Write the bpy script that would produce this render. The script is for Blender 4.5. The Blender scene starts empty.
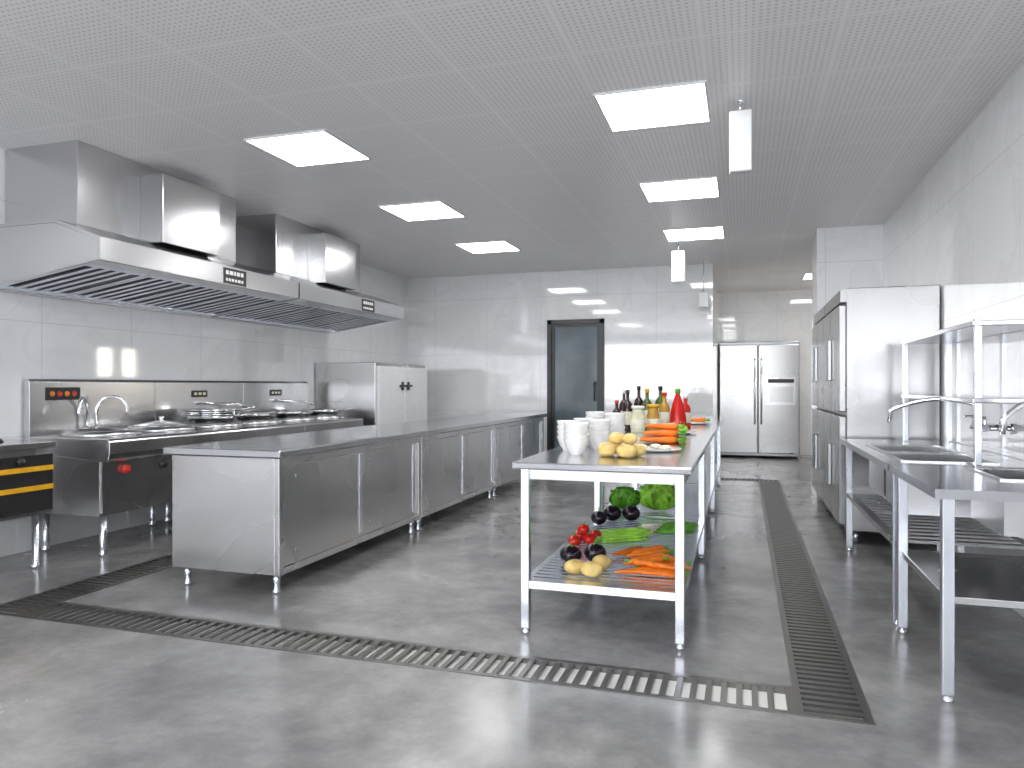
import bpy, bmesh, math, random
from mathutils import Vector, Matrix
random.seed(7)
scene=bpy.context.scene
coll=scene.collection
# ---------------- materials ----------------
def newmat(name):
    m=bpy.data.materials.new(name); m.use_nodes=True
    nt=m.node_tree; b=nt.nodes['Principled BSDF']
    return m,nt,b
def N(nt,t,**k):
    n=nt.nodes.new(t)
    for a,v in k.items(): setattr(n,a,v)
    return n
def ramp(nt,fac,stops):
    r=N(nt,'ShaderNodeValToRGB'); e=r.color_ramp.elements
    while len(e)<len(stops): e.new(.5)
    for i,(p,c) in enumerate(stops):
        e[i].position=p; e[i].color=(*c,1) if len(c)==3 else c
    nt.links.new(fac,r.inputs['Fac']); return r.outputs['Color']
def steel(name,col=(.62,.63,.65),rough=.28,scale=(3,3,3),var=.05):
    m,nt,b=newmat(name)
    b.inputs['Metallic'].default_value=1
    tc=N(nt,'ShaderNodeTexCoord'); mp=N(nt,'ShaderNodeMapping'); mp.inputs['Scale'].default_value=scale
    nt.links.new(tc.outputs['Object'],mp.inputs['Vector'])
    n=N(nt,'ShaderNodeTexNoise'); n.inputs['Scale'].default_value=.6; n.inputs['Detail'].default_value=1
    nt.links.new(mp.outputs['Vector'],n.inputs['Vector'])
    nt.links.new(ramp(nt,n.outputs['Fac'],[(0,tuple(c*.93 for c in col)),(1,tuple(min(1,c*1.07) for c in col))]),b.inputs['Base Color'])
    mr=N(nt,'ShaderNodeMapRange'); mr.inputs['From Min'].default_value=0; mr.inputs['From Max'].default_value=1; mr.inputs['To Min'].default_value=max(rough-var,.03); mr.inputs['To Max'].default_value=rough+var
    nt.links.new(n.outputs['Fac'],mr.inputs['Value']); nt.links.new(mr.outputs['Result'],b.inputs['Roughness'])
    return m
def plain(name,col,rough=.5,metal=0,var=.06,scale=20,trans=0,emit=0,sss=0,coat=0):
    m,nt,b=newmat(name)
    tc=N(nt,'ShaderNodeTexCoord'); n=N(nt,'ShaderNodeTexNoise'); n.inputs['Scale'].default_value=scale; n.inputs['Detail'].default_value=3
    nt.links.new(tc.outputs['Object'],n.inputs['Vector'])
    c0=tuple(max(0,c*(1-var*2)) for c in col); c1=tuple(min(1,c*(1+var*2)) for c in col)
    nt.links.new(ramp(nt,n.outputs['Fac'],[(.3,c0),(.7,c1)]),b.inputs['Base Color'])
    b.inputs['Roughness'].default_value=rough; b.inputs['Metallic'].default_value=metal
    b.inputs['Transmission Weight'].default_value=trans; b.inputs['Coat Weight'].default_value=coat
    if emit:
        b.inputs['Emission Color'].default_value=(*col,1); b.inputs['Emission Strength'].default_value=emit
    return m
def wallmat(name,base=(.84,.845,.86),tw=.8,th=.8,rough=.05):
    m,nt,b=newmat(name); L=nt.links.new
    g=N(nt,'ShaderNodeNewGeometry'); sp=N(nt,'ShaderNodeSeparateXYZ'); L(g.outputs['Position'],sp.inputs[0])
    ad=N(nt,'ShaderNodeMath',operation='ADD'); L(sp.outputs[0],ad.inputs[0]); L(sp.outputs[1],ad.inputs[1])
    cb=N(nt,'ShaderNodeCombineXYZ'); L(ad.outputs[0],cb.inputs[0]); L(sp.outputs[2],cb.inputs[1])
    br=N(nt,'ShaderNodeTexBrick'); br.offset=0; br.squash=1
    br.inputs['Scale'].default_value=1; br.inputs['Brick Width'].default_value=tw; br.inputs['Row Height'].default_value=th
    br.inputs['Mortar Size'].default_value=.0024; br.inputs['Mortar Smooth'].default_value=.1
    L(cb.outputs[0],br.inputs['Vector'])
    no=N(nt,'ShaderNodeTexNoise'); no.inputs['Scale'].default_value=1.5; no.inputs['Detail'].default_value=7; no.inputs['Distortion'].default_value=1.0
    L(g.outputs['Position'],no.inputs['Vector'])
    col=ramp(nt,no.outputs['Fac'],[(.25,tuple(c*.92 for c in base)),(.46,base),(.5,tuple(c*.96 for c in base)),(.54,tuple(min(1,c*1.02) for c in base)),(.75,base)])
    mx=N(nt,'ShaderNodeMix',data_type='RGBA'); L(br.outputs['Fac'],mx.inputs[0]); L(col,mx.inputs[6]); mx.inputs[7].default_value=(base[0]*.76,base[1]*.76,base[2]*.76,1)
    L(mx.outputs[2],b.inputs['Base Color']); b.inputs['Roughness'].default_value=rough
    b.inputs['IOR'].default_value=1.8
    return m
def floormat():
    m,nt,b=newmat('polished_concrete'); L=nt.links.new
    g=N(nt,'ShaderNodeNewGeometry')
    n1=N(nt,'ShaderNodeTexNoise'); n1.inputs['Scale'].default_value=.9; n1.inputs['Detail'].default_value=10; n1.inputs['Roughness'].default_value=.64; n1.inputs['Distortion'].default_value=.2
    n2=N(nt,'ShaderNodeTexNoise'); n2.inputs['Scale'].default_value=4; n2.inputs['Detail'].default_value=10; n2.inputs['Roughness'].default_value=.75
    L(g.outputs['Position'],n1.inputs['Vector']); L(g.outputs['Position'],n2.inputs['Vector'])
    a=ramp(nt,n1.outputs['Fac'],[(.34,(.165,.163,.163)),(.46,(.235,.232,.23)),(.56,(.32,.315,.31)),(.70,(.40,.39,.385))])
    c=ramp(nt,n2.outputs['Fac'],[(.36,(.70,.70,.70)),(.62,(1.0,1.0,1.0))])
    mx=N(nt,'ShaderNodeMix',data_type='RGBA',blend_type='MULTIPLY'); mx.inputs[0].default_value=1; L(a,mx.inputs[6]); L(c,mx.inputs[7])
    L(mx.outputs[2],b.inputs['Base Color'])
    mr=N(nt,'ShaderNodeMapRange'); mr.inputs['From Min'].default_value=.3; mr.inputs['From Max'].default_value=.7; mr.inputs['To Min'].default_value=.13; mr.inputs['To Max'].default_value=.3
    L(n1.outputs['Fac'],mr.inputs['Value']); L(mr.outputs['Result'],b.inputs['Roughness'])
    b.inputs['IOR'].default_value=1.6
    return m
def ceilmat():
    m,nt,b=newmat('perforated_ceiling'); L=nt.links.new
    g=N(nt,'ShaderNodeNewGeometry'); sp=N(nt,'ShaderNodeSeparateXYZ'); L(g.outputs['Position'],sp.inputs[0])
    def M(op,a,bv=None):
        x=N(nt,'ShaderNodeMath',operation=op)
        if hasattr(a,'links'): L(a,x.inputs[0])
        else: x.inputs[0].default_value=a
        if bv is not None:
            if hasattr(bv,'links'): L(bv,x.inputs[1])
            else: x.inputs[1].default_value=bv
        return x.outputs[0]
    dots=[];pan=[]
    for i in (0,1):
        p=M('ADD',sp.outputs[i],30.18 if i==0 else 30.15)
        f=M('SUBTRACT',M('FRACT',M('MULTIPLY',p,1/.03)),.5)
        dots.append(M('MULTIPLY',f,f))
        q=M('ABSOLUTE',M('SUBTRACT',M('FRACT',M('MULTIPLY',p,1/.6)),.5)); pan.append(q)
    d=M('LESS_THAN',M('ADD',dots[0],dots[1]),.05)
    edge=M('MAXIMUM',pan[0],pan[1])
    inside=M('LESS_THAN',edge,.475)
    seam=M('GREATER_THAN',edge,.496)
    dm=M('MULTIPLY',d,inside)
    mx=N(nt,'ShaderNodeMix',data_type='RGBA'); L(dm,mx.inputs[0]); mx.inputs[6].default_value=(.77,.76,.765,1); mx.inputs[7].default_value=(.55,.54,.545,1)
    m2=N(nt,'ShaderNodeMix',data_type='RGBA'); L(seam,m2.inputs[0]); L(mx.outputs[2],m2.inputs[6]); m2.inputs[7].default_value=(.83,.83,.83,1)
    L(m2.outputs[2],b.inputs['Base Color']); b.inputs['Roughness'].default_value=.4
    return m
S=steel('brushed_steel',(.58,.575,.58),.27)
SH=steel('brushed_steel_sheet',(.62,.62,.63),.22)
ST=steel('steel_worktop',(.54,.545,.565),.17,var=.04)
SL=steel('bright_steel_tube',(.76,.79,.85),.25,var=.03)
SD=steel('dark_steel',(.36,.37,.38),.33)
CH=steel('chrome',(.85,.86,.87),.08,(1,1,1),.03)
SF=steel('fridge_steel',(.46,.455,.455),.26)
GR=steel('grate_iron',(.20,.195,.188),.38)
PIT=plain('drain_channel_bottom',(.82,.81,.79),.3,0,.03,.3)
BLK=plain('black_plastic',(.02,.02,.022),.35)
BLACKG=plain('black_enamel',(.03,.03,.03),.18)
YEL=plain('yellow_enamel',(.80,.42,.02),.3)
RED=plain('red_enamel',(.6,.03,.02),.3)
ORA=plain('orange_enamel',(.7,.22,.03),.35)
WHT=plain('white_ceramic',(.85,.85,.84),.15,0,.01)
WP=plain('white_painted_metal',(.74,.745,.75),.25,0,.02)
EMI=plain('light_diffuser',(1,1,1),.5,0,0,1,0,17)
FILL=plain('fill_light_pane',(.93,.96,1),.3,0,.02,2,0,8.5)  # glow for the unseen pane added behind the camera
WINW=plain('warm_window_pane',(1,.93,.80),.3,0,.02,2,0,12)
WALL=wallmat('marble_tile'); CEIL=ceilmat(); FLOOR=floormat()
FROST=plain('dark_frosted_glass',(.12,.155,.175),.12,0,.1,3)
CARROT=plain('carrot_skin',(.88,.20,.012),.4,0,.12,30)
GREEN=plain('leaf_green',(.13,.40,.03),.45,0,.2,25)
LGREEN=plain('light_leaf_green',(.32,.66,.06),.45,0,.2,18)
EGG=plain('eggplant_skin',(.012,.005,.014),.12,0,.1,8)
POT=plain('potato_skin',(.80,.58,.20),.45,0,.12,22)
TOM=plain('tomato_skin',(.65,.015,.01),.15,0,.05,10)
GLD=plain('dark_bottle_glass',(.03,.012,.01),.06)
GLG=plain('green_bottle_glass',(.06,.11,.02),.06)
HON=plain('amber_jar_glass',(.50,.28,.04),.08)
PALE=plain('pale_jar_glass',(.72,.70,.50),.1)
CREAM=plain('paper_label',(.80,.76,.62),.6)
# ---------------- mesh helpers ----------------
def B(): return bmesh.new()
def box(bm,x0,x1,y0,y1,z0,z1,mi=0):
    v=[bm.verts.new((x,y,z)) for z in (z0,z1) for y in (y0,y1) for x in (x0,x1)]
    for q in ((0,2,3,1),(4,5,7,6),(0,1,5,4),(2,6,7,3),(0,4,6,2),(1,3,7,5)):
        f=bm.faces.new([v[i] for i in q]); f.material_index=mi
def tube(bm,pts,r,seg=10,mi=0,r2=None):
    pts=[Vector(p) for p in pts]; rings=[]
    t0=(pts[1]-pts[0]).normalized(); up=Vector((0,0,1)) if abs(t0.z)<.9 else Vector((1,0,0))
    n=t0.cross(up).normalized()
    for i,p in enumerate(pts):
        t=(pts[min(i+1,len(pts)-1)]-pts[max(i-1,0)]).normalized()
        n=(n-t*n.dot(t)).normalized(); b=t.cross(n)
        rr=r if r2 is None else r+(r2-r)*i/(len(pts)-1)
        rings.append([bm.verts.new(p+rr*(math.cos(a)*n+math.sin(a)*b)) for a in [2*math.pi*k/seg for k in range(seg)]])
    for i in range(len(rings)-1):
        for k in range(seg):
            f=bm.faces.new((rings[i][k],rings[i][(k+1)%seg],rings[i+1][(k+1)%seg],rings[i+1][k])); f.material_index=mi; f.smooth=True
    for rg in (rings[0][::-1],rings[-1]):
        f=bm.faces.new(rg); f.material_index=mi
def lathe(bm,prof,c=(0,0,0),seg=28,mi=0,mat=None,jit=None):
    c=Vector(c); rings=[]
    for (r,z) in prof:
        if r<1e-5:
            p=Vector((0,0,z)); p=mat@p if mat else p
            rings.append([bm.verts.new(p+c)])
        else:
            rg=[]
            for k in range(seg):
                a=2*math.pi*k/seg; rr=r*(1+(jit(a,z) if jit else 0))
                p=Vector((rr*math.cos(a),rr*math.sin(a),z)); p=mat@p if mat else p
                rg.append(bm.verts.new(p+c))
            rings.append(rg)
    for i in range(len(rings)-1):
        a,b=rings[i],rings[i+1]
        for k in range(seg):
            k2=(k+1)%seg
            if len(a)==1 and len(b)==1: continue
            if len(a)==1: vs=(a[0],b[k2],b[k])
            elif len(b)==1: vs=(a[k],a[k2],b[0])
            else: vs=(a[k],a[k2],b[k2],b[k])
            f=bm.faces.new(vs); f.material_index=mi; f.smooth=True
def prism(bm,poly,y0,y1,mi=0):
    a=[bm.verts.new((x,y0,z)) for x,z in poly]; b=[bm.verts.new((x,y1,z)) for x,z in poly]
    n=len(poly)
    for i in range(n):
        f=bm.faces.new((a[i],b[i],b[(i+1)%n],a[(i+1)%n])); f.material_index=mi
    bm.faces.new(a).material_index=mi; bm.faces.new(b[::-1]).material_index=mi
def obj_from(bm,name,mats,org=(0,0,0),bevel=0,recalc=True):
    if recalc: bmesh.ops.recalc_face_normals(bm,faces=bm.faces)
    bmesh.ops.translate(bm,verts=bm.verts,vec=-Vector(org))
    me=bpy.data.meshes.new(name); bm.to_mesh(me); bm.free()
    for m in (mats if isinstance(mats,(list,tuple)) else [mats]): me.materials.append(m)
    o=bpy.data.objects.new(name,me); coll.objects.link(o)
    if bevel:
        md=o.modifiers.new('bevel','BEVEL'); md.width=bevel; md.segments=2; md.limit_method='ANGLE'
    return o
class T:
    def __init__(s,name,label,cat,loc,group=None,bm=None,mats=None,bevel=0):
        s.org=Vector(loc)
        if bm is None:
            s.e=bpy.data.objects.new(name,None); s.e.empty_display_size=.1; coll.objects.link(s.e)
        else: s.e=obj_from(bm,name,mats,s.org,bevel)
        s.e.location=s.org; s.e['label']=label; s.e['category']=cat
        if group: s.e['group']=group
    def part(s,name,bm,mats,parent=None,bevel=0,label=None):
        o=obj_from(bm,name,mats,s.org,bevel); o.parent=parent or s.e
        if label: o['label']=label
        return o
def dup(e,loc=None,rz=None,label=None,rot=None,scale=None):
    c=e.copy(); coll.objects.link(c)
    if loc is not None: c.location=loc
    if rz is not None: c.rotation_euler=(e.rotation_euler[0],e.rotation_euler[1],rz)
    if rot is not None: c.rotation_euler=rot
    if scale is not None: c.scale=scale
    if label: c['label']=label
    def rec(a,b):
        for ch in a.children:
            k=ch.copy(); coll.objects.link(k); k.parent=b; rec(ch,k)
    rec(e,c); return c
def structure(name,bm,mats,bevel=0):
    o=obj_from(bm,name,mats,(0,0,0),bevel); o['kind']='structure'; return o
# ---------------- room ----------------
XL,XR,YB,H=-4.75,1.33,9.9,2.75
bm=B()
xs=[-4.85,-3.72,-3.46,-1.0,.18,.43,2.75]; ys=[-3.1,2.73,2.98,9.3,9.5,13.15]
def chan(i,j):
    x=(xs[i]+xs[i+1])/2; y=(ys[j]+ys[j+1])/2
    if 2.73<y<2.98 and -3.72<x<.43: return True
    if 9.3<y<9.5 and -1<x<.43: return True
    if 2.73<y<9.5 and .18<x<.43: return True
    if 2.73<y<9.3 and -3.72<x<-3.46: return True
    return False
dep=-.018
for i in range(len(xs)-1):
    for j in range(len(ys)-1):
        x0,x1,y0,y1=xs[i],xs[i+1],ys[j],ys[j+1]
        if chan(i,j): box(bm,x0,x1,y0,y1,-.2,dep,1)
        else: box(bm,x0,x1,y0,y1,-.2,0,0)
structure('floor',bm,[FLOOR,PIT])
bm=B(); box(bm,XL-.1,2.75,-3.1,13.15,H,H+.1); structure('ceiling',bm,CEIL)
bm=B(); box(bm,XL-.1,XL,-3.1,YB+.1,0,H); structure('wall_left',bm,WALL)
bm=B()
box(bm,XL,-2.60,YB,YB+.12,0,H); box(bm,-1.80,-.37,YB,YB+.12,0,H); box(bm,-2.60,-1.80,YB,YB+.12,2.07,H)
box(bm,-.49,-.37,YB+.12,13.05,0,H)
structure('wall_back',bm,WALL)
bm=B(); box(bm,XR,XR+.12,-3.1,8.6,0,H); box(bm,.72,XR,8.0,8.6,0,H); structure('wall_right',bm,WALL)
bm=B(); box(bm,-.49,2.75,13.05,13.15,0,H); structure('wall_recess',bm,WALL)
bm=B(); box(bm,2.6,2.7,8.48,11.2,0,H); box(bm,2.6,2.7,12.3,13.05,0,H); box(bm,2.6,2.7,11.2,12.3,0,1.3); box(bm,2.6,2.7,11.2,12.3,1.95,H)
box(bm,XR+.12,2.6,8.48,8.6,0,H); structure('wall_side',bm,WALL)
bm=B()
box(bm,2.66,2.68,11.2,12.3,1.3,1.95,0)
for a,b in ((11.2,11.25),(11.65,11.85),(12.25,12.3)): box(bm,2.58,2.66,a,b,1.3,1.95,1)
for a,b in ((1.3,1.34),(1.91,1.95)): box(bm,2.58,2.66,11.2,12.3,a,b,1)
structure('window_2',bm,[WINW,BLK])
bm=B(); box(bm,XL,XR,-3.1,-3,0,.7); box(bm,XL,XR,-3.1,-3,2.5,H); box(bm,XL,-4.3,-3.1,-3,.7,2.5); box(bm,.9,XR,-3.1,-3,.7,2.5); structure('wall_rear',bm,WALL)
bm=B(); box(bm,-4.3,.9,-3.09,-3.06,.7,2.5,0)  # unseen framed glowing pane, added behind the camera to brighten the room
for x in (-4.3,-3.02,-1.72,-.42,.86): box(bm,x,x+.05,-3.06,-2.99,.7,2.5,1)
for z in (.7,2.45): box(bm,-4.3,.9,-3.06,-2.99,z,z+.05,1)
structure('rear_fill_light',bm,[FILL,WP])
# door
bm=B()
box(bm,-2.60,-2.54,YB-.03,YB+.08,0,2.07,0); box(bm,-1.86,-1.80,YB-.03,YB+.08,0,2.07,0); box(bm,-2.60,-1.80,YB-.03,YB+.08,2.01,2.07,0)
box(bm,-2.54,-2.50,YB,YB+.05,0.01,2.01,0); box(bm,-1.90,-1.86,YB,YB+.05,0.01,2.01,0); box(bm,-2.50,-1.90,YB,YB+.05,1.97,2.01,0); box(bm,-2.50,-1.90,YB,YB+.05,0.01,.1,0)
box(bm,-2.50,-1.90,YB+.02,YB+.03,.1,1.97,1)
tube(bm,[(-1.93,YB,.95),(-1.93,YB-.05,.95),(-1.93,YB-.05,1.2),(-1.93,YB,1.2)],.01)
structure('door_1',bm,[BLK,FROST])
# ---------------- ceiling lights ----------------
bm=B(); x,y=-.48,4.25
t=T('ceiling_light_panel','square flush white LED panel glowing in perforated ceiling','ceiling light',(x,y,H),'square ceiling light panels')
s=.3
box(bm,x-s,x+s,y-s,y-s+.012,H-.012,H); box(bm,x-s,x+s,y+s-.012,y+s,H-.012,H); box(bm,x-s,x-s+.012,y-s+.012,y+s-.012,H-.012,H); box(bm,x+s-.012,x+s,y-s+.012,y+s-.012,H-.012,H)
t.part('frame',bm,WP)
bm=B(); box(bm,x-s+.012,x+s-.012,y-s+.012,y+s-.012,H-.009,H-.001); t.part('diffuser',bm,EMI)
for X in (-.48,-2.78):
    for Y in (.65,2.45,4.25,6.08,7.88):
        if (X,Y) not in ((-.48,4.25),(-2.78,2.45)): dup(t.e,(X,Y+(.04 if X<-1 else 0),H))
dup(t.e,(1.15,11.4,H))
# ---------------- hanging boxes ----------------
def hang(x,y,w,d,z0,z1,lab):
    t=T('pendant_speaker',lab,'speaker',(x,y,z0),'hanging white boxes under the ceiling')
    bm=B(); box(bm,x-w/2,x+w/2,y-d/2,y+d/2,z0,z1); t.part('housing',bm,WP,bevel=.006)
    bm=B(); tube(bm,[(x,y,z1-.005),(x,y,H)],.006); lathe(bm,[(0,H-.012),(.02,H-.012),(.02,H)],(x,y,0)); t.part('rod',bm,SL)
hang(-.01,4.3,.12,.06,2.35,2.69,'slim white rectangular box hanging from ceiling on a rod')
hang(-.68,8.3,.14,.16,2.3,2.64,'small white boxy unit hanging from ceiling on a rod')
hang(-.47,9.6,.12,.1,2.15,2.34,'tiny white boxy unit hanging near tiled back wall')
# ---------------- drains ----------------
def grate(lab,x0,x1,y0,y1,along,pitch=.05,bar=.018):
    t=T('drain_grate',lab,'floor drain',((x0+x1)/2,(y0+y1)/2,dep),'iron floor drain grates')
    bm=B(); f=.026; zt=.004
    box(bm,x0,x1,y0,y0+f,dep,zt); box(bm,x0,x1,y1-f,y1,dep,zt); box(bm,x0,x0+f,y0+f,y1-f,dep,zt); box(bm,x1-f,x1,y0+f,y1-f,dep,zt)
    t.part('frame',bm,GR)
    bm=B()
    if along=='x':
        n=int((x1-x0-2*f)/pitch); p=(x1-x0-2*f)/n
        for i in range(1,n): c=x0+f+i*p; box(bm,c-bar/2,c+bar/2,y0+f,y1-f,-.008,.002)
    else:
        n=int((y1-y0-2*f)/pitch); p=(y1-y0-2*f)/n
        for i in range(1,n): c=y0+f+i*p; box(bm,x0+f,x1-f,c-bar/2,c+bar/2,-.008,.002)
    t.part('bars',bm,GR)
grate('long dark iron slotted drain grate crossing concrete floor',-3.46,.18,2.73,2.98,'x',.055,.022)
grate('long dark iron slotted drain grate beside sink benches',.18,.43,2.73,9.3,'y',.05,.027)
grate('dark iron drain grate along the wok ranges',-3.72,-3.46,2.73,9.3,'y',.05,.024)
grate('short dark iron drain grate near the big fridge',-1.0,.43,9.3,9.5,'x')
# ---------------- prep tables ----------------
x0,x1,y0,y1=-1.0,-.22,3.22,5.06
t=T('prep_table','stainless steel prep table with slatted lower shelf','table',((x0+x1)/2,(y0+y1)/2,0),'steel prep tables in a row')
bm=B(); box(bm,x0-.015,x1+.015,y0-.01,y1+.015,.768,.80); t.part('tabletop',bm,ST,bevel=.006)
bm=B()
box(bm,x0+.04,x1-.04,y0+.03,y0+.05,.72,.768); box(bm,x0+.04,x1-.04,y1-.05,y1-.03,.72,.768)
box(bm,x0+.02,x0+.04,y0+.06,y1-.06,.72,.768); box(bm,x1-.04,x1-.02,y0+.06,y1-.06,.72,.768); t.part('apron',bm,S)
for lx in (x0+.02,x1-.06):
    for ly in (y0+.02,y1-.06):
        bm=B(); box(bm,lx,lx+.04,ly,ly+.04,.03,.768); lathe(bm,[(0,0),(.02,0),(.022,.012),(.014,.03),(0,.03)],(lx+.02,ly+.02,0),14); t.part('leg',bm,SL,bevel=.003)
bm=B()
box(bm,x0+.06,x1-.06,y0+.025,y0+.055,.215,.25); box(bm,x0+.06,x1-.06,y1-.055,y1-.025,.215,.25)
box(bm,x0+.025,x0+.055,y0+.06,y1-.06,.215,.25); box(bm,x1-.055,x1-.025,y0+.06,y1-.06,.215,.25)
n=30
for i in range(n):
    c=y0+.075+(y1-y0-.15)*i/(n-1); box(bm,x0+.055,x1-.055,c-.018,c+.018,.235,.25)
t.part('slatted_shelf',bm,SL)
for k in (1,2): dup(t.e,t.org+Vector((0,1.87*k,0)))
# ---------------- island cabinets ----------------
L=1.85; cx=-2.77; yc=3.42+L/2
t=T('sliding_door_cabinet','stainless steel base cabinet with two sliding doors','cabinet',(cx,yc,0),'steel island cabinets')
a,b=cx-.36,cx+.36; c,d=yc-L/2+.002,yc+L/2-.002
bm=B(); box(bm,a,b-.03,c,d,.11,.755)
box(bm,b-.03,b,c,c+.045,.11,.755); box(bm,b-.03,b,d-.045,d,.11,.755); box(bm,b-.03,b,c+.045,d-.045,.71,.755); box(bm,b-.03,b,c+.045,d-.045,.11,.15)
body=t.part('body',bm,S,bevel=.004)
m=yc
for k,(p,q,off) in enumerate(((c+.045,m+.03,-.004),(m+.0,d-.045,-.018))):
    bm=B(); box(bm,b+off-.012,b+off,p,q,.152,.708); dr=t.part('door',bm,S,bevel=.002)
    bm=B(); box(bm,b+off,b+off+.005,q-.075,q-.035,.18,.70); t.part('handle',bm,SL,parent=dr,label='bright vertical recessed strip handle')
    for hz in (.22,.64):
        bm=B(); lathe(bm,[(0,0),(.012,0),(.01,.004),(0,.004)],(b+off,p+.12,hz),12,mat=Matrix.Rotation(math.pi/2,4,'Y')); t.part('rivet',bm,SD,parent=dr)
for lx in (a+.06,b-.06):
    for ly in (c+.06,d-.06):
        bm=B(); lathe(bm,[(0,0),(.024,0),(.026,.01),(.015,.03),(.02,.06),(.02,.115),(0,.115)],(lx,ly,0),14); t.part('leg',bm,SL)
for k in (1,2): dup(t.e,t.org+Vector((0,1.86*k,0)))
bm=B(); box(bm,-3.16,-2.375,3.38,9.05,.757,.80); 
T('island_worktop','long continuous stainless steel worktop across the island cabinets','worktop',(-2.77,6.2,.757),None,bm,ST,.008)
# ---------------- wok ranges ----------------
def faucet_pts(base,h,reach,dirx=1,diry=0,n=10):
    bx,by,bz=base; pts=[(bx,by,bz),(bx,by,bz+h*.6)]
    for i in range(n+1):
        a=math.pi*i/n; r=reach/2
        dd=r-r*math.cos(a); pts.append((bx+dirx*dd,by+diry*dd,bz+h*.6+math.sin(a)*h*.4))
    pts.append((bx+dirx*reach,by+diry*reach,bz+h*.5)); return pts
R0=3.80; RL=1.13
xw,xf=-4.73,-3.98
def wok_range(k,first):
    c=R0+k*RL; d=c+RL-.006; yc=(c+d)/2
    t=T('wok_range','stainless steel wok range with two swan taps and control plate' if first else 'stainless steel wok range with two burners and splashback','wok range',(-4.36,yc,0),'steel wok ranges along the wall')
    bm=B(); prism(bm,[(xw+.05,.69),(xf-.04,.64),(xf-.01,.66),(xf,.70),(xf,.78),(xf-.02,.80),(xw+.05,.80)],c,d); t.part('cooktop',bm,SH,bevel=.006)
    bm=B(); box(bm,xw+.02,xf-.1,c+.01,d-.01,.28,.69); t.part('body',bm,S)
    bm=B(); box(bm,xf-.1,xf-.08,c+.02,d-.02,.30,.64); fp=t.part('front_panel',bm,S)
    for j in range(3):
        yy=c+.2+j*.34; bm=B(); lathe(bm,[(0,0),(.03,0),(.028,.03),(0,.032)],(xf-.08,yy,.58),16,mat=Matrix.Rotation(math.pi/2,4,'Y')); t.part('knob',bm,BLK if j else RED,parent=fp)
    bm=B(); prism(bm,[(xw,.69),(xw+.05,.69),(xw+.05,1.18),(xw+.035,1.2),(xw,1.2)],c,d); t.part('splashback',bm,SH,bevel=.003)
    if first:
        bm=B(); box(bm,xw+.05,xw+.054,c+.12,c+.4,1.05,1.14,0)
        for j,mi in enumerate((1,2,1,2)):
            lathe(bm,[(0,0),(.02,0),(.018,.006),(0,.006)],(xw+.054,c+.17+j*.06,1.095),14,mi,mat=Matrix.Rotation(math.pi/2,4,'Y'))
        t.part('control_plate',bm,[BLK,ORA,RED])
    else:
        bm=B(); box(bm,xw+.05,xw+.054,c+.42,c+.62,1.05,1.11,0)
        for j in range(3): box(bm,xw+.054,xw+.056,c+.45+j*.055,c+.485+j*.055,1.07,1.092,1)
        t.part('name_plate',bm,[BLK,PALE])
    for lx in (xw+.1,xf-.14):
        for ly in (c+.08,d-.08):
            bm=B(); lathe(bm,[(0,0),(.025,0),(.028,.02),(.02,.03),(.025,.05),(.025,.28),(0,.28)],(lx,ly,0),14); t.part('leg',bm,SL)
    for ly in (yc-.28,yc+.28):
        bm=B(); lathe(bm,[(.20,.0),(.26,.0),(.25,.025),(.225,.04),(.20,.04),(.19,.0)],(xw+.38,ly,.80),36); t.part('burner_ring',bm,S)
    if first:
        for j,(yy,dx_,dy_) in enumerate(((c+.42,.45,-.7),(c+.5,.6,.6))):
            bm=B(); tube(bm,faucet_pts((xw+.1,yy,.8),.27,.24,dx_,dy_),.013); lathe(bm,[(0,0),(.03,0),(.022,.03),(0,.03)],(xw+.1,yy,.80),14); t.part('tap',bm,CH)
    else:
        bm=B(); tube(bm,[(xw+.05,c+.55,1.0),(xw+.12,c+.55,1.0),(xw+.13,c+.56,.99),(xw+.16,c+.9,.98),(xw+.2,c+.98,.95)],.011); t.part('tap',bm,CH)
for k in range(3): wok_range(k,k==0)
# woks
def shell(r,hh): return [(0,-.02*hh),(.35*r,-.015*hh),(.62*r,.0),(.87*r,.035*hh),(.98*r,.055*hh),(r,.06*hh),(.96*r,.058*hh),(.85*r,.036*hh),(.6*r,.006*hh),(.33*r,-.008*hh),(0,-.014*hh)]
wx,wy=xw+.38,R0+RL+RL/2-.28
bm=B(); lathe(bm,shell(.235,1.2),(wx,wy,.825),36)
w=T('wok','round steel wok pan resting on the range burner ring','wok',(wx,wy,.825),'woks on the ranges',bm,CH)
bm=B(); tube(bm,[(wx+.215,wy,.89),(wx+.27,wy,.90),(wx+.36,wy,.91)],.011); w.part('handle',bm,S)
for k in (1,2):
    for s in (-.28,.28):
        if k==1 and s<0: continue
        dup(w.e,(wx,R0+RL*k+RL/2+s,.825),rz=random.uniform(-.6,.6))
for j in range(3): dup(w.e,(wx,R0+RL*1.5-.28,.843+.018*j),rz=-1.3+.9*j,label='steel wok pan stacked inside other woks on the range')
bm=B(); lathe(bm,[(0,.07),(.02,.07),(.022,.05),(.012,.04),(.06,.034),(.14,.02),(.2,.004),(.205,0),(.195,0),(.13,.014),(0,.03)],(xw+.38,R0+RL/2+.28,.842),32)
T('domed_pot_cover','round domed steel pot cover resting over range burner','pot cover',(xw+.38,R0+RL/2+.28,.842),None,bm,CH)
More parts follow.
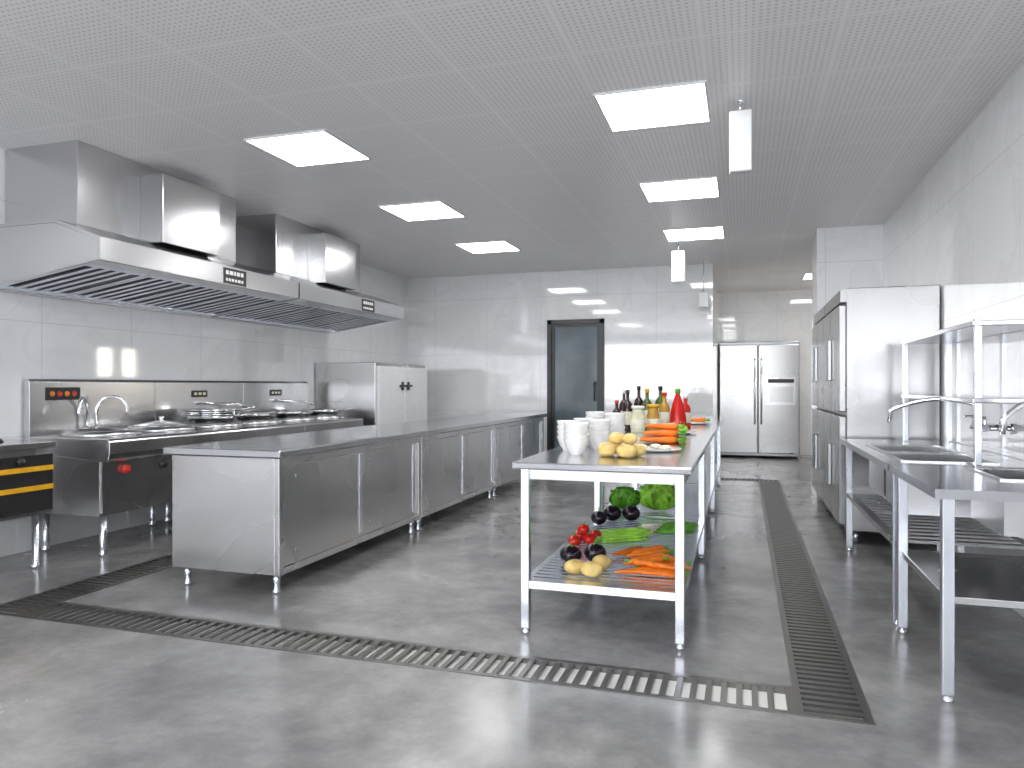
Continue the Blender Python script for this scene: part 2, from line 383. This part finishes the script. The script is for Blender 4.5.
# small stove with yellow trim
c,d=2.3,3.58; xf2=-4.2
t=T('gas_oven_range','black and yellow fronted steel gas range on round legs','stove',(-4.47,2.94,0))
bm=B(); box(bm,xw,xf2+.02,c,d,.76,.80); t.part('cooktop',bm,SH,bevel=.005)
bm=B(); box(bm,xw,xf2-.02,c+.01,d-.01,.34,.76); bd=t.part('body',bm,S)
bm=B(); box(bm,xf2-.02,xf2,c+.01,d-.01,.345,.72,0); box(bm,xf2,xf2+.008,c+.01,d-.01,.62,.65,1); box(bm,xf2,xf2+.008,c+.01,d-.01,.50,.53,1); box(bm,xf2,xf2+.006,c+.01,d-.01,.345,.365,2)
t.part('front_panel',bm,[BLACKG,YEL,S],label='black front panel with two yellow stripes')
for k in range(4):
    bm=B(); lathe(bm,[(0,0),(.025,0),(.022,.03),(0,.03)],(xf2,c+.2+k*.28,.69),14,mat=Matrix.Rotation(math.pi/2,4,'Y')); t.part('knob',bm,BLK)
for lx in (xw+.08,xf2-.06):
    for ly in (c+.08,d-.08):
        bm=B(); lathe(bm,[(0,0),(.028,0),(.028,.02),(.02,.03),(.022,.34),(0,.34)],(lx,ly,0),14); t.part('leg',bm,SL)
for yy in (2.6,2.95,3.3):
    bm=B(); lathe(bm,[(.09,0),(.13,0),(.12,.02),(.09,.02),(.08,0)],(-4.48,yy,.80),24)
    t.part('burner',bm,BLK)
# low fridge
c,d=7.42,8.78; a,b=-4.74,-3.92
t=T('chest_refrigerator','low white and steel two-door refrigerator beside the wok ranges','refrigerator',(-4.33,8.1,0))
bm=B(); box(bm,a,b-.04,c,d,.1,1.42); t.part('body',bm,SF,bevel=.006)
m=(c+d)/2
for p,q,hy in ((c+.01,m-.005,m-.08),(m+.005,d-.01,m+.08)):
    bm=B(); box(bm,b-.04,b,p,q,.14,1.38); dr=t.part('door',bm,WP,bevel=.012)
    bm=B(); box(bm,b,b+.03,hy-.07,hy+.07,1.14,1.165); box(bm,b,b+.018,hy-.018,hy+.018,1.10,1.20); t.part('latch_handle',bm,BLK,parent=dr)
for lx in (a+.08,b-.1):
    for ly in (c+.08,d-.08):
        bm=B(); lathe(bm,[(0,0),(.025,0),(.02,.1),(0,.1)],(lx,ly,0),12); t.part('leg',bm,SL)
# ---------------- exhaust hoods ----------------
HL=2.1; c,d=3.52,3.52+HL; xw2=-4.74; xfr=-3.76
t=T('exhaust_hood','stainless steel wall canopy exhaust hood with baffle filters','exhaust hood',(-4.25,(c+d)/2,1.78),'steel exhaust hoods over the ranges')
bm=B()
prism(bm,[(xfr,1.93),(xfr,2.07),(-4.12,2.20),(xw2,2.20),(xw2,2.18),(-4.125,2.18),(xfr-.02,2.05),(xfr-.02,1.93)],c,d)
e1=[(xfr-.021,1.932),(xfr-.021,2.05),(-4.125,2.178),(xw2,2.178),(xw2,1.78)]
prism(bm,e1,c,c+.02); prism(bm,e1,d-.02,d)
def zb(x): return 1.93-(xfr-x)*(.15/(xfr-xw2))
prism(bm,[(xfr-.02,zb(xfr-.02)),(xfr-.02,zb(xfr)+.02),(xfr-.12,zb(xfr-.12)+.02),(xfr-.12,zb(xfr-.12))],c+.02,d-.02)
prism(bm,[(xw2,1.78),(xw2,1.9),(xw2+.05,1.9),(xw2+.05,zb(xw2+.05))],c+.02,d-.02)
t.part('canopy',bm,SH)
nf=4; fl=(HL-.04)/nf
for k in range(nf):
    f0=c+.02+k*fl+.004; f1=f0+fl-.008
    bm=B(); xa,xb=xw2+.05,xfr-.12
    def strip(ya,yb,x_0,x_1,mi,o0=.004,o1=.02):
        prism(bm,[(x_0,zb(x_0)+o0),(x_1,zb(x_1)+o0),(x_1,zb(x_1)+o1),(x_0,zb(x_0)+o1)],ya,yb,mi)
    strip(f0,f0+.03,xa,xb,0); strip(f1-.03,f1,xa,xb,0); strip(f0+.03,f1-.03,xa,xa+.06,0); strip(f0+.03,f1-.03,xb-.06,xb,0)
    ns=5
    for i in range(ns-1):
        yy=f0+.03+(f1-f0-.06)*(i+1)/ns; strip(yy-.022,yy+.022,xa+.06,xb-.06,0,.006,.016)
    strip(f0+.03,f1-.03,xa+.06,xb-.06,1,.022,.026)
    t.part('baffle_filter',bm,[SL,BLK])
bm=B(); box(bm,xw2,-4.12,c+.16,c+1.72,2.20,H); t.part('duct_box',bm,SH,bevel=.004)
bm=B(); box(bm,-4.12,-3.92,c+.68,c+1.27,2.17,2.66); t.part('fan_box',bm,SH,bevel=.004)
bm=B(); yy=c+1.25
prism(bm,[(xfr,1.935),(xfr+.004,1.935),(xfr+.004,2.055),(xfr,2.055)],yy-.13,yy+.13,0)
for z,ws in ((2.005,[.03,.04,.02,.035,.03]),(1.955,[.02,.02,.03,.02,.03,.02])):
    q=yy-.11
    for wv in ws: box(bm,xfr+.004,xfr+.006,q,q+wv,z,z+.03 if z>1.98 else z+.022,1); q+=wv+.012
t.part('name_plate',bm,[BLK,WHT])
dup(t.e,t.org+Vector((0,HL+.02,0)))
# ---------------- tall cabinets ----------------
c,d=5.78,6.87; a,b=.67,1.32
t=T('upright_refrigerator','tall stainless steel upright refrigerator with four doors','refrigerator',((a+b)/2,(c+d)/2,0),'tall steel refrigerators against the wall')
bm=B(); box(bm,a+.05,b,c,d,.1,1.86); t.part('body',bm,SF,bevel=.006)
m=(c+d)/2
for p,q,hs in ((c+.01,m-.006,1),(m+.006,d-.01,-1)):
    for z0,z1 in ((.14,.93),(.96,1.74)):
        bm=B(); box(bm,a,a+.048,p,q,z0,z1); dr=t.part('door',bm,SF,bevel=.008)
        hy=(q-.06) if hs==1 else (p+.06)
        bm=B(); box(bm,a-.03,a,hy-.015,hy+.015,(z0+z1)/2-.16,(z0+z1)/2+.16); t.part('handle',bm,SD,parent=dr,bevel=.006)
bm=B(); box(bm,a+.01,a+.05,c+.01,d-.01,1.76,1.85); t.part('control_panel',bm,SF)
for lx in (a+.12,b-.08):
    for ly in (c+.08,d-.08):
        bm=B(); lathe(bm,[(0,0),(.025,0),(.02,.1),(0,.1)],(lx,ly,0),12); t.part('leg',bm,SL)
dup(t.e,t.org+Vector((0,1.1,0)))
# ---------------- big fridge in recess ----------------
a,b,c,d=-.365,.86,12.27,12.95
t=T('double_door_fridge','wide steel side-by-side fridge standing in wall recess','refrigerator',((a+b)/2,(c+d)/2,0))
bm=B(); box(bm,a,b,c+.05,d,.03,1.86); t.part('body',bm,SD,bevel=.01)
m=a+.6
for p,q in ((a+.01,m-.006),(m+.006,b-.01)):
    bm=B(); box(bm,p,q,c,c+.048,.08,1.81); dr=t.part('door',bm,SF,bevel=.012)
    hx=m-.05 if p<m-.1 else m+.05
    bm=B(); tube(bm,[(hx,c,.55),(hx,c-.05,.58),(hx,c-.05,1.55),(hx,c,1.58)],.014); t.part('handle',bm,SL,parent=dr)
    if p>m-.1:
        bm=B(); box(bm,m+.12,b-.06,c-.008,c,.85,1.28,0); box(bm,m+.15,b-.09,c-.012,c-.008,1.2,1.26,1); box(bm,m+.17,b-.11,c-.012,c-.008,.9,1.14,2); t.part('dispenser',bm,[S,BLK,SF],parent=dr)
# ---------------- right benches ----------------
def bench_legs(t,c,d,a=.69,b=1.29,zt=.74):
    for lx in (a,b-.04):
        for ly in (c+.03,d-.07):
            bm=B(); box(bm,lx,lx+.04,ly,ly+.04,.03,zt); lathe(bm,[(0,0),(.02,0),(.022,.012),(.014,.03),(0,.03)],(lx+.02,ly+.02,0),14); t.part('leg',bm,SL,bevel=.003)
def top_with_holes(c,d,a,b,holes,z0,z1):
    bm=B(); ysn=[c]; 
    for (hx0,hx1,hy0,hy1) in holes: ysn+= [hy0,hy1]
    ysn.append(d); ysn=sorted(set(ysn))
    for i in range(len(ysn)-1):
        p,q=ysn[i],ysn[i+1]; h=[h for h in holes if h[2]<=p+1e-6 and h[3]>=q-1e-6]
        if h: box(bm,a,h[0][0],p,q,z0,z1); box(bm,h[0][1],b,p,q,z0,z1)
        else: box(bm,a,b,p,q,z0,z1)
    bmesh.ops.remove_doubles(bm,verts=bm.verts,dist=1e-5)
    return bm
def bowl(t,h,z1,dp=.26):
    x0,x1,y0,y1=h; bm=B(); w=.006; zb_=z1-dp
    box(bm,x0,x1,y0,y1,zb_,zb_+w); box(bm,x0,x0+w,y0,y1,zb_+w,z1); box(bm,x1-w,x1,y0,y1,zb_+w,z1); box(bm,x0+w,x1-w,y0,y0+w,zb_+w,z1); box(bm,x0+w,x1-w,y1-w,y1,zb_+w,z1)
    r=.02
    box(bm,x0-r,x1+r,y0-r,y0,z1,z1+.006); box(bm,x0-r,x1+r,y1,y1+r,z1,z1+.006); box(bm,x0-r,x0,y0,y1,z1,z1+.006); box(bm,x1,x1+r,y0,y1,z1,z1+.006)
    lathe(bm,[(0,.004),(.035,.004),(.04,0),(0,0)],((x0+x1)/2,(y0+y1)/2,zb_+w),16)
    t.part('sink_basin',bm,SH)
def wallfaucet(t,x,y,z,reach,ang=0):
    bm=B()
    for s in (-.09,.09):
        tube(bm,[(XR-.005,y+s,z),(x,y+s,z)],.012); lathe(bm,[(0,0),(.028,0),(.028,.008),(0,.008)],(XR-.012,y+s,z),14,mat=Matrix.Rotation(math.pi/2,4,'Y'))
    tube(bm,[(x,y-.11,z),(x,y+.11,z)],.018)
    dx,dy=-math.cos(ang),math.sin(ang)
    pts=[(x,y,z),(x,y,z+.05)]
    for i in range(9):
        f=i/8; pts.append((x+dx*reach*f,y+dy*reach*f,z+.05+.12*math.sin(math.pi*(.25+.6*f))-.02))
    pts.append((x+dx*(reach+.005),y+dy*(reach+.005),z+.02))
    tube(bm,pts,.012)
    fa=t.part('faucet',bm,CH,label='chrome wall-mounted swan neck faucet')
    for s in (-.09,.09):
        bm=B(); tube(bm,[(x,y+s,z),(x,y+s,z+.05)],.01); box(bm,x-.05,x+.01,y+s-.008,y+s+.008,z+.05,z+.062); t.part('lever',bm,CH,parent=fa,bevel=.003)
a,b=.66,1.32; zt=.78
c,d=2.96,3.84
t=T('sink_table','stainless steel bench with single sink and lower shelf','sink bench',(1.0,(c+d)/2,0))
h=[(.98,1.25,3.32,3.76)]
t.part('worktop',top_with_holes(c,d,a,b,h,.745,zt),ST)
bowl(t,h[0],zt,.22); bench_legs(t,c,d,zt=.745)
bm=B(); box(bm,.70,1.28,c+.04,d-.04,.36,.39); t.part('lower_shelf',bm,S,bevel=.004)
wallfaucet(t,1.22,3.55,.93,.2,-.3)
c,d=3.86,5.62
t=T('double_sink_bench','long stainless steel bench with two sink bowls','sink bench',(1.0,(c+d)/2,0))
h=[(.76,1.14,4.0,4.5),(.76,1.14,4.56,5.06)]
t.part('worktop',top_with_holes(c,d,a,b,h,.745,zt),ST)
for k in h: bowl(t,k,zt)
bench_legs(t,c,d,zt=.745)
bm=B()
box(bm,.69,.73,c+.08,d-.08,.38,.41); box(bm,1.25,1.29,c+.08,d-.08,.38,.41)
n=16
for i in range(n):
    yy=c+.12+(d-c-.24)*i/(n-1); box(bm,.73,1.25,yy-.025,yy+.025,.39,.405)
t.part('slatted_shelf',bm,S)
wallfaucet(t,1.2,4.45,.93,.42,.25)
c,d=3.88,5.5; a,b=1.03,1.32
t=T('over_shelf','two-tier steel shelf rack standing on the sink bench','shelf',((a+b)/2,(c+d)/2,zt))
for z in (1.07,1.43):
    bm=B(); box(bm,a-.01,b,c,d,z,z+.025); t.part('shelf_board',bm,ST,bevel=.004)
for lx in (a,b-.03):
    for ly in (c+.005,d-.035):
        bm=B(); box(bm,lx,lx+.03,ly,ly+.03,zt,1.465); t.part('post',bm,SL,bevel=.003)
# ---------------- tableware ----------------
TZ=.80
bm=B(); cx,cy=-.81,3.66
prof=[(0,0),(.032,0),(.034,.008),(.05,.03),(.060,.06),(.065,.078),(.0655,.081),(.062,.081),(.056,.058),(.046,.031),(.028,.012),(0,.01)]
lathe(bm,prof,(cx,cy,TZ),30)
w=T('bowl','plain white ceramic bowl stacked with others on steel table','bowl',(cx,cy,TZ),'stacked white bowls on the prep table',bm,WHT)
for si,(mx,my) in enumerate(((-.81,3.66),(-.90,3.88),(-.76,4.02),(-.88,4.2),(-.73,4.36),(-.88,4.54))):
    for lv in range(4 if si<4 else 5):
        if si==0 and lv==0: continue
        dup(w.e,(mx,my,TZ+.027*lv),rz=random.uniform(0,3))
def plate(x,y,r,z=TZ,oval=1,lab='white oval ceramic plate on steel table'):
    bm=B(); lathe(bm,[(0,0),(r*.6,0),(r,.014),(r,.018),(r*.62,.006),(0,.005)],(0,0,0),36)
    for v in bm.verts: v.co.y*=oval
    bmesh.ops.translate(bm,verts=bm.verts,vec=(x,y,z))
    return T('plate',lab,'plate',(x,y,z),None,bm,WHT)
plate(-.46,3.98,.15,oval=.8); plate(-.47,5.5,.15,lab='white round plate holding green vegetables'); plate(-.42,6.9,.15,lab='white round plate holding carrots')
# ---------------- vegetables ----------------
ln,r=.17,.017
bm=B(); mt=Matrix.Rotation(math.pi/2,4,'Y')
pr=[(0,-ln/2)]+[(r*s,-ln/2+ln*f) for f,s in ((.02,.25),(.2,.5),(.45,.72),(.7,.9),(.88,1),(.96,.85),(1,.4))]+[(0,ln/2)]
lathe(bm,pr,(0,0,r),12,mat=mt,jit=lambda a,z:.04*math.sin(z*300))
CA=T('carrot','orange carrot with green stem stub in a pile','carrot',(0,0,0),'carrots',bm,CARROT)
bm=B()
for k in range(4):
    an=k*1.57; tube(bm,[(ln/2-.004,0,r),(ln/2+.012,.005*math.cos(an),r+.004*math.sin(an)),(ln/2+.028,.009*math.cos(an),r+.008*math.sin(an))],.003,6)
CA.part('stem',bm,GREEN)
used=False
def put_carrot(x,y,z,rz,s=1,tilt=0):
    global used
    if not used:
        used=True; CA.e.location=(x,y,z); CA.e.rotation_euler=(0,tilt,rz); CA.e.scale=(s,s,s); return
    dup(CA.e,(x,y,z),rot=(0,tilt,rz),scale=(s,s,s))
for i in range(8): put_carrot(-.50+.045*(i%4)+.02*(i//4),3.50+.16*(i//4)+random.uniform(-.01,.01),.25,.5+random.uniform(-.35,.35),1.1)
for i in range(7): put_carrot(-.32-.035*(i%4),3.48+.1*(i//4)+.02*i,.25+.033*(1 if i%2 else 0),2.7+random.uniform(-.4,.4),1.05)
for i in range(6): put_carrot(-.60+.035*i,3.88+.02*(i%2),.25,1.2+random.uniform(-.3,.3),1.1)
for i in range(5): put_carrot(-.46+random.uniform(-.04,.04),3.58+.06*i,.285,random.uniform(-.5,1.0),1.1)
for i in range(6): put_carrot(-.49,4.5+.04*i,TZ,.15+random.uniform(-.15,.15),1.35)
for i in range(5): put_carrot(-.48,4.52+.042*i,TZ+.04,.1+random.uniform(-.25,.25),1.25)
for i in range(3): put_carrot(-.48,4.58+.045*i,TZ+.08,.1+random.uniform(-.25,.25),1.2)
for i in range(4): put_carrot(-.42,6.84+.04*i,TZ+.02,.1+random.uniform(-.2,.2),1.2)
def blob(name,lab,cat,x,y,z,r,mat,sq=.85,grp=None,ax=1,rz=0,lump=.04,stem=None):
    ph=random.uniform(0,6)
    bm=B(); n=12
    pr=[(0,0)]+[(r*math.sin(math.pi*i/n),r*sq*(1-math.cos(math.pi*i/n))) for i in range(1,n)]+[(0,2*r*sq)]
    lathe(bm,pr,(0,0,0),20,jit=lambda a,zz:lump*math.sin(2*a+ph)+lump*.5*math.sin(3*a+zz*30+ph))
    for v in bm.verts: v.co.x*=ax
    t=T(name,lab,cat,(0,0,0),grp,bm,mat)
    if stem:
        bm=B(); top=2*r*sq
        for k in range(5):
            an=k*2*math.pi/5; p=[bm.verts.new(q) for q in ((0,0,top+.004),(math.cos(an-.4)*r*.25,math.sin(an-.4)*r*.25,top*.99+.002),(math.cos(an)*r*.6,math.sin(an)*r*.6,top*.93+.003),(math.cos(an+.4)*r*.25,math.sin(an+.4)*r*.25,top*.99+.002))]
            bm.faces.new(p)
        tube(bm,[(0,0,top-.003),(.003,0,top+.012),(.008,0,top+.022)],.0035,6)
        t.part('stem',bm,stem)
    t.e.location=(x,y,z); t.e.rotation_euler=(0,0,rz); return t
PL='knobbly yellow potato resting on steel surface'
for (x,y,z,r) in ((-.77,3.44,.25,.042),(-.68,3.40,.25,.045),(-.66,3.55,.25,.045),(-.64,3.60,TZ,.04),(-.54,3.56,TZ,.042),(-.58,3.68,TZ,.04),(-.50,3.67,TZ,.038),(-.66,3.72,TZ,.04)):
    blob('potato',PL,'potato',x,y,z,r,POT,.8,'yellow potatoes',1.25,random.uniform(0,3))
blob('potato',PL,'potato',-.60,3.63,TZ+.06,.038,POT,.8,'yellow potatoes',1.2,1)
blob('potato',PL,'potato',-.53,3.62,TZ+.06,.036,POT,.8,'yellow potatoes',1.2,2)
for (x,y,z,r) in ((-.83,3.62,.25,.055),(-.72,3.70,.25,.055),(-.83,4.86,.25,.06),(-.71,4.90,.25,.06),(-.89,4.70,.25,.052)):
    blob('eggplant','glossy round black-purple eggplant on slatted shelf','eggplant',x,y,z,r,EGG,.85,'eggplants',1.1,random.uniform(0,3),.015,GREEN)
for (x,y,z,r) in ((-.90,4.02,.25,.038),(-.83,4.09,.25,.038),(-.90,4.16,.25,.04),(-.82,4.22,.25,.036),(-.86,4.08,.31,.035)):
    blob('tomato','shiny red tomato with green stem on slatted shelf','tomato',x,y,z,r,TOM,.82,'tomatoes',1,0,.02,GREEN)
def lettuce(x,y,z,r,mat,lab):
    bm=B(); rnd=random.Random(int(x*1000)+5)
    for ring,(nl,tilt,sc) in enumerate(((5,.25,.85),(7,.6,1.0),(9,1.05,1.0))):
        for k in range(nl):
            an=2*math.pi*k/nl+ring*.4+rnd.uniform(-.15,.15); U,V=6,8; g=[]
            for i in range(U+1):
                row=[]; s=i/U
                for j in range(V+1):
                    w=(j/V-.5)*2
                    wd=r*.75*sc*math.sin(math.pi*min(.12+s*.75,.95))
                    out=r*sc*s; bend=tilt*(1-.35*s)
                    px=.01+out*math.sin(bend)+.25*r*abs(w)**2*-1*s; pz=out*math.cos(bend)*1.15+r*.05
                    ruf=.09*r*s*math.sin(w*9+k*2+ring)
                    py=wd*w; px+=ruf; pz+=ruf*.6
                    row.append(bm.verts.new((px*math.cos(an)-py*math.sin(an),px*math.sin(an)+py*math.cos(an),max(pz,.0))))
                g.append(row)
            for i in range(U):
                for j in range(V):
                    f=bm.faces.new((g[i][j],g[i+1][j],g[i+1][j+1],g[i][j+1])); f.smooth=True
    bmesh.ops.translate(bm,verts=bm.verts,vec=(x,y,z))
    return T('lettuce',lab,'lettuce',(x,y,z),'lettuce heads',bm,mat)
lettuce(-.82,5.34,.25,.14,GREEN,'darker green leafy lettuce head on lower shelf')
lettuce(-.58,5.36,.25,.18,LGREEN,'frilly bright green lettuce head on lower shelf')
bm=B(); tube(bm,[(-.12,0,.008),(0,.004,.009),(.11,0,.01),(.13,0,.012)],.006,8,r2=.008)
lathe(bm,[(0,-.004),(.008,0),(.009,.01),(.005,.024),(0,.03)],(.13,0,.012),8,mat=Matrix.Rotation(math.pi/2,4,'Y'))
AS=T('asparagus_spear','thin green asparagus spear bundled on slatted shelf','asparagus',(0,0,0),'asparagus spears',bm,LGREEN)
for i in range(24):
    x=-.70+random.uniform(-.03,.05); y=4.2+.022*(i%12); z=.25+.016*(i//12); rz=.45+random.uniform(-.2,.2)
    if i==0: AS.e.location=(x,y,z); AS.e.rotation_euler=(0,0,rz)
    else: dup(AS.e,(x,y,z),rz=rz)
bm=B(); tube(bm,[(-.18,0,.012),(-.05,0,.012)],.011,10,0,.009); 
for k in range(6):
    a=(k-2.5)*.05; tube(bm,[(-.05,0,.012),(.06,.06*a*3,.014+.004*k),(.18,.14*a*3,.012)],.007,6,1,.002)
LK=T('leek','long green leek with pale root end on slatted shelf','leek',(0,0,0),'leeks',bm,[CREAM,GREEN])
for i in range(4):
    p=(-.47+.01*i,4.50+.085*i,.25); rz=.3+.02*i
    if i==0: LK.e.location=p; LK.e.rotation_euler=(0,0,rz)
    else: dup(LK.e,p,rz=rz)
for i,(x,y) in enumerate(((-.53,5.45),(-.44,5.52),(-.49,5.57),(-.41,5.43))):
    blob('green_pepper','small round green pepper on white plate','pepper',x,y,TZ+.01,.033,LGREEN,.85,'green peppers',1,0,.06,GREEN)
for i,(x,y) in enumerate(((-.52,3.96),(-.45,4.02),(-.39,3.95))):
    blob('onion_half','pale yellow onion half on white plate','onion',x,y,TZ+.01,.03,CREAM,.45,'onion halves',1.2,i,.02)
# ---------------- bottles ----------------
def bottle(x,y,h,r,mat,cap,lab,neck=.35,label=True,conical=False,name='bottle',cat='bottle',lm=None):
    bm=B(); nr=r*neck
    if conical: pr=[(0,0),(r,0),(r*1.02,.01),(r*.95,h*.3),(r*.6,h*.65),(nr,h*.85),(nr,h*.9),(0,h*.9)]
    else: pr=[(0,0),(r*.95,0),(r,.01),(r,h*.58),(r*.85,h*.66),(nr,h*.75),(nr,h*.92),(0,h*.92)]
    t=T(name,lab,cat,(x,y,TZ),'sauce bottles and jars on the prep table'); lathe(bm,pr,(x,y,TZ),24); t.part('glass_body',bm,mat)
    bm=B(); k0=h*(.88 if conical else .9); lathe(bm,[(nr*1.0,k0),(nr*1.25,k0),(nr*1.25,h*.99),(nr,h),(0,h)],(x,y,TZ),18); t.part('cap',bm,cap)
    if label and not conical:
        bm=B(); lathe(bm,[(r+.001,h*.15),(r+.002,h*.16),(r+.002,h*.46),(r+.001,h*.47)],(x,y,TZ),24); t.part('paper_label',bm,lm or CREAM)
bottle(-.93,5.65,.24,.034,GLD,RED,'dark soy sauce bottle with red cap on table')
bottle(-.86,5.75,.32,.04,GLD,BLK,'tall dark wine-like bottle with paper label',.32)
bottle(-.92,5.95,.32,.04,GLD,WHT,'tall dark bottle with white cap',.3)
bottle(-.76,5.6,.20,.055,PALE,WHT,'squat pale jar with white lid on table',.75,name='jar',cat='jar')
bottle(-.82,6.1,.35,.04,GLD,BLK,'tall slim dark vinegar bottle on table',.3)
bottle(-.74,6.0,.33,.042,GLG,YEL,'green oil bottle with yellow cap',.35)
bottle(-.66,5.72,.21,.05,HON,YEL,'amber honey jar with yellow lid',.8,name='jar',cat='jar')
bottle(-.66,6.25,.35,.045,GLG,BLK,'green olive oil bottle with dark cap',.32)
bottle(-.60,5.98,.30,.042,HON,RED,'amber sauce bottle with red cap',.4)
bottle(-.50,6.05,.33,.07,TOM,GREEN,'conical red ketchup bottle with green top',.25,conical=True)
bottle(-.46,6.35,.27,.042,TOM,WHT,'red chilli sauce bottle with white cap',.4)
# ---------------- camera, world ----------------
cam=bpy.data.cameras.new('camera'); co=bpy.data.objects.new('camera',cam); coll.objects.link(co)
cam.sensor_width=36; cam.lens=731/1024*36; cam.shift_y=.002; cam.clip_start=.05
co.location=(0,0,1.15); co.rotation_euler=(math.pi/2,0,math.radians(17.5)); scene.camera=co
w=bpy.data.worlds.new('world'); scene.world=w; w.use_nodes=True
w.node_tree.nodes['Background'].inputs[0].default_value=(.8,.88,1,1); w.node_tree.nodes['Background'].inputs[1].default_value=.5
scene.view_settings.view_transform='Standard'
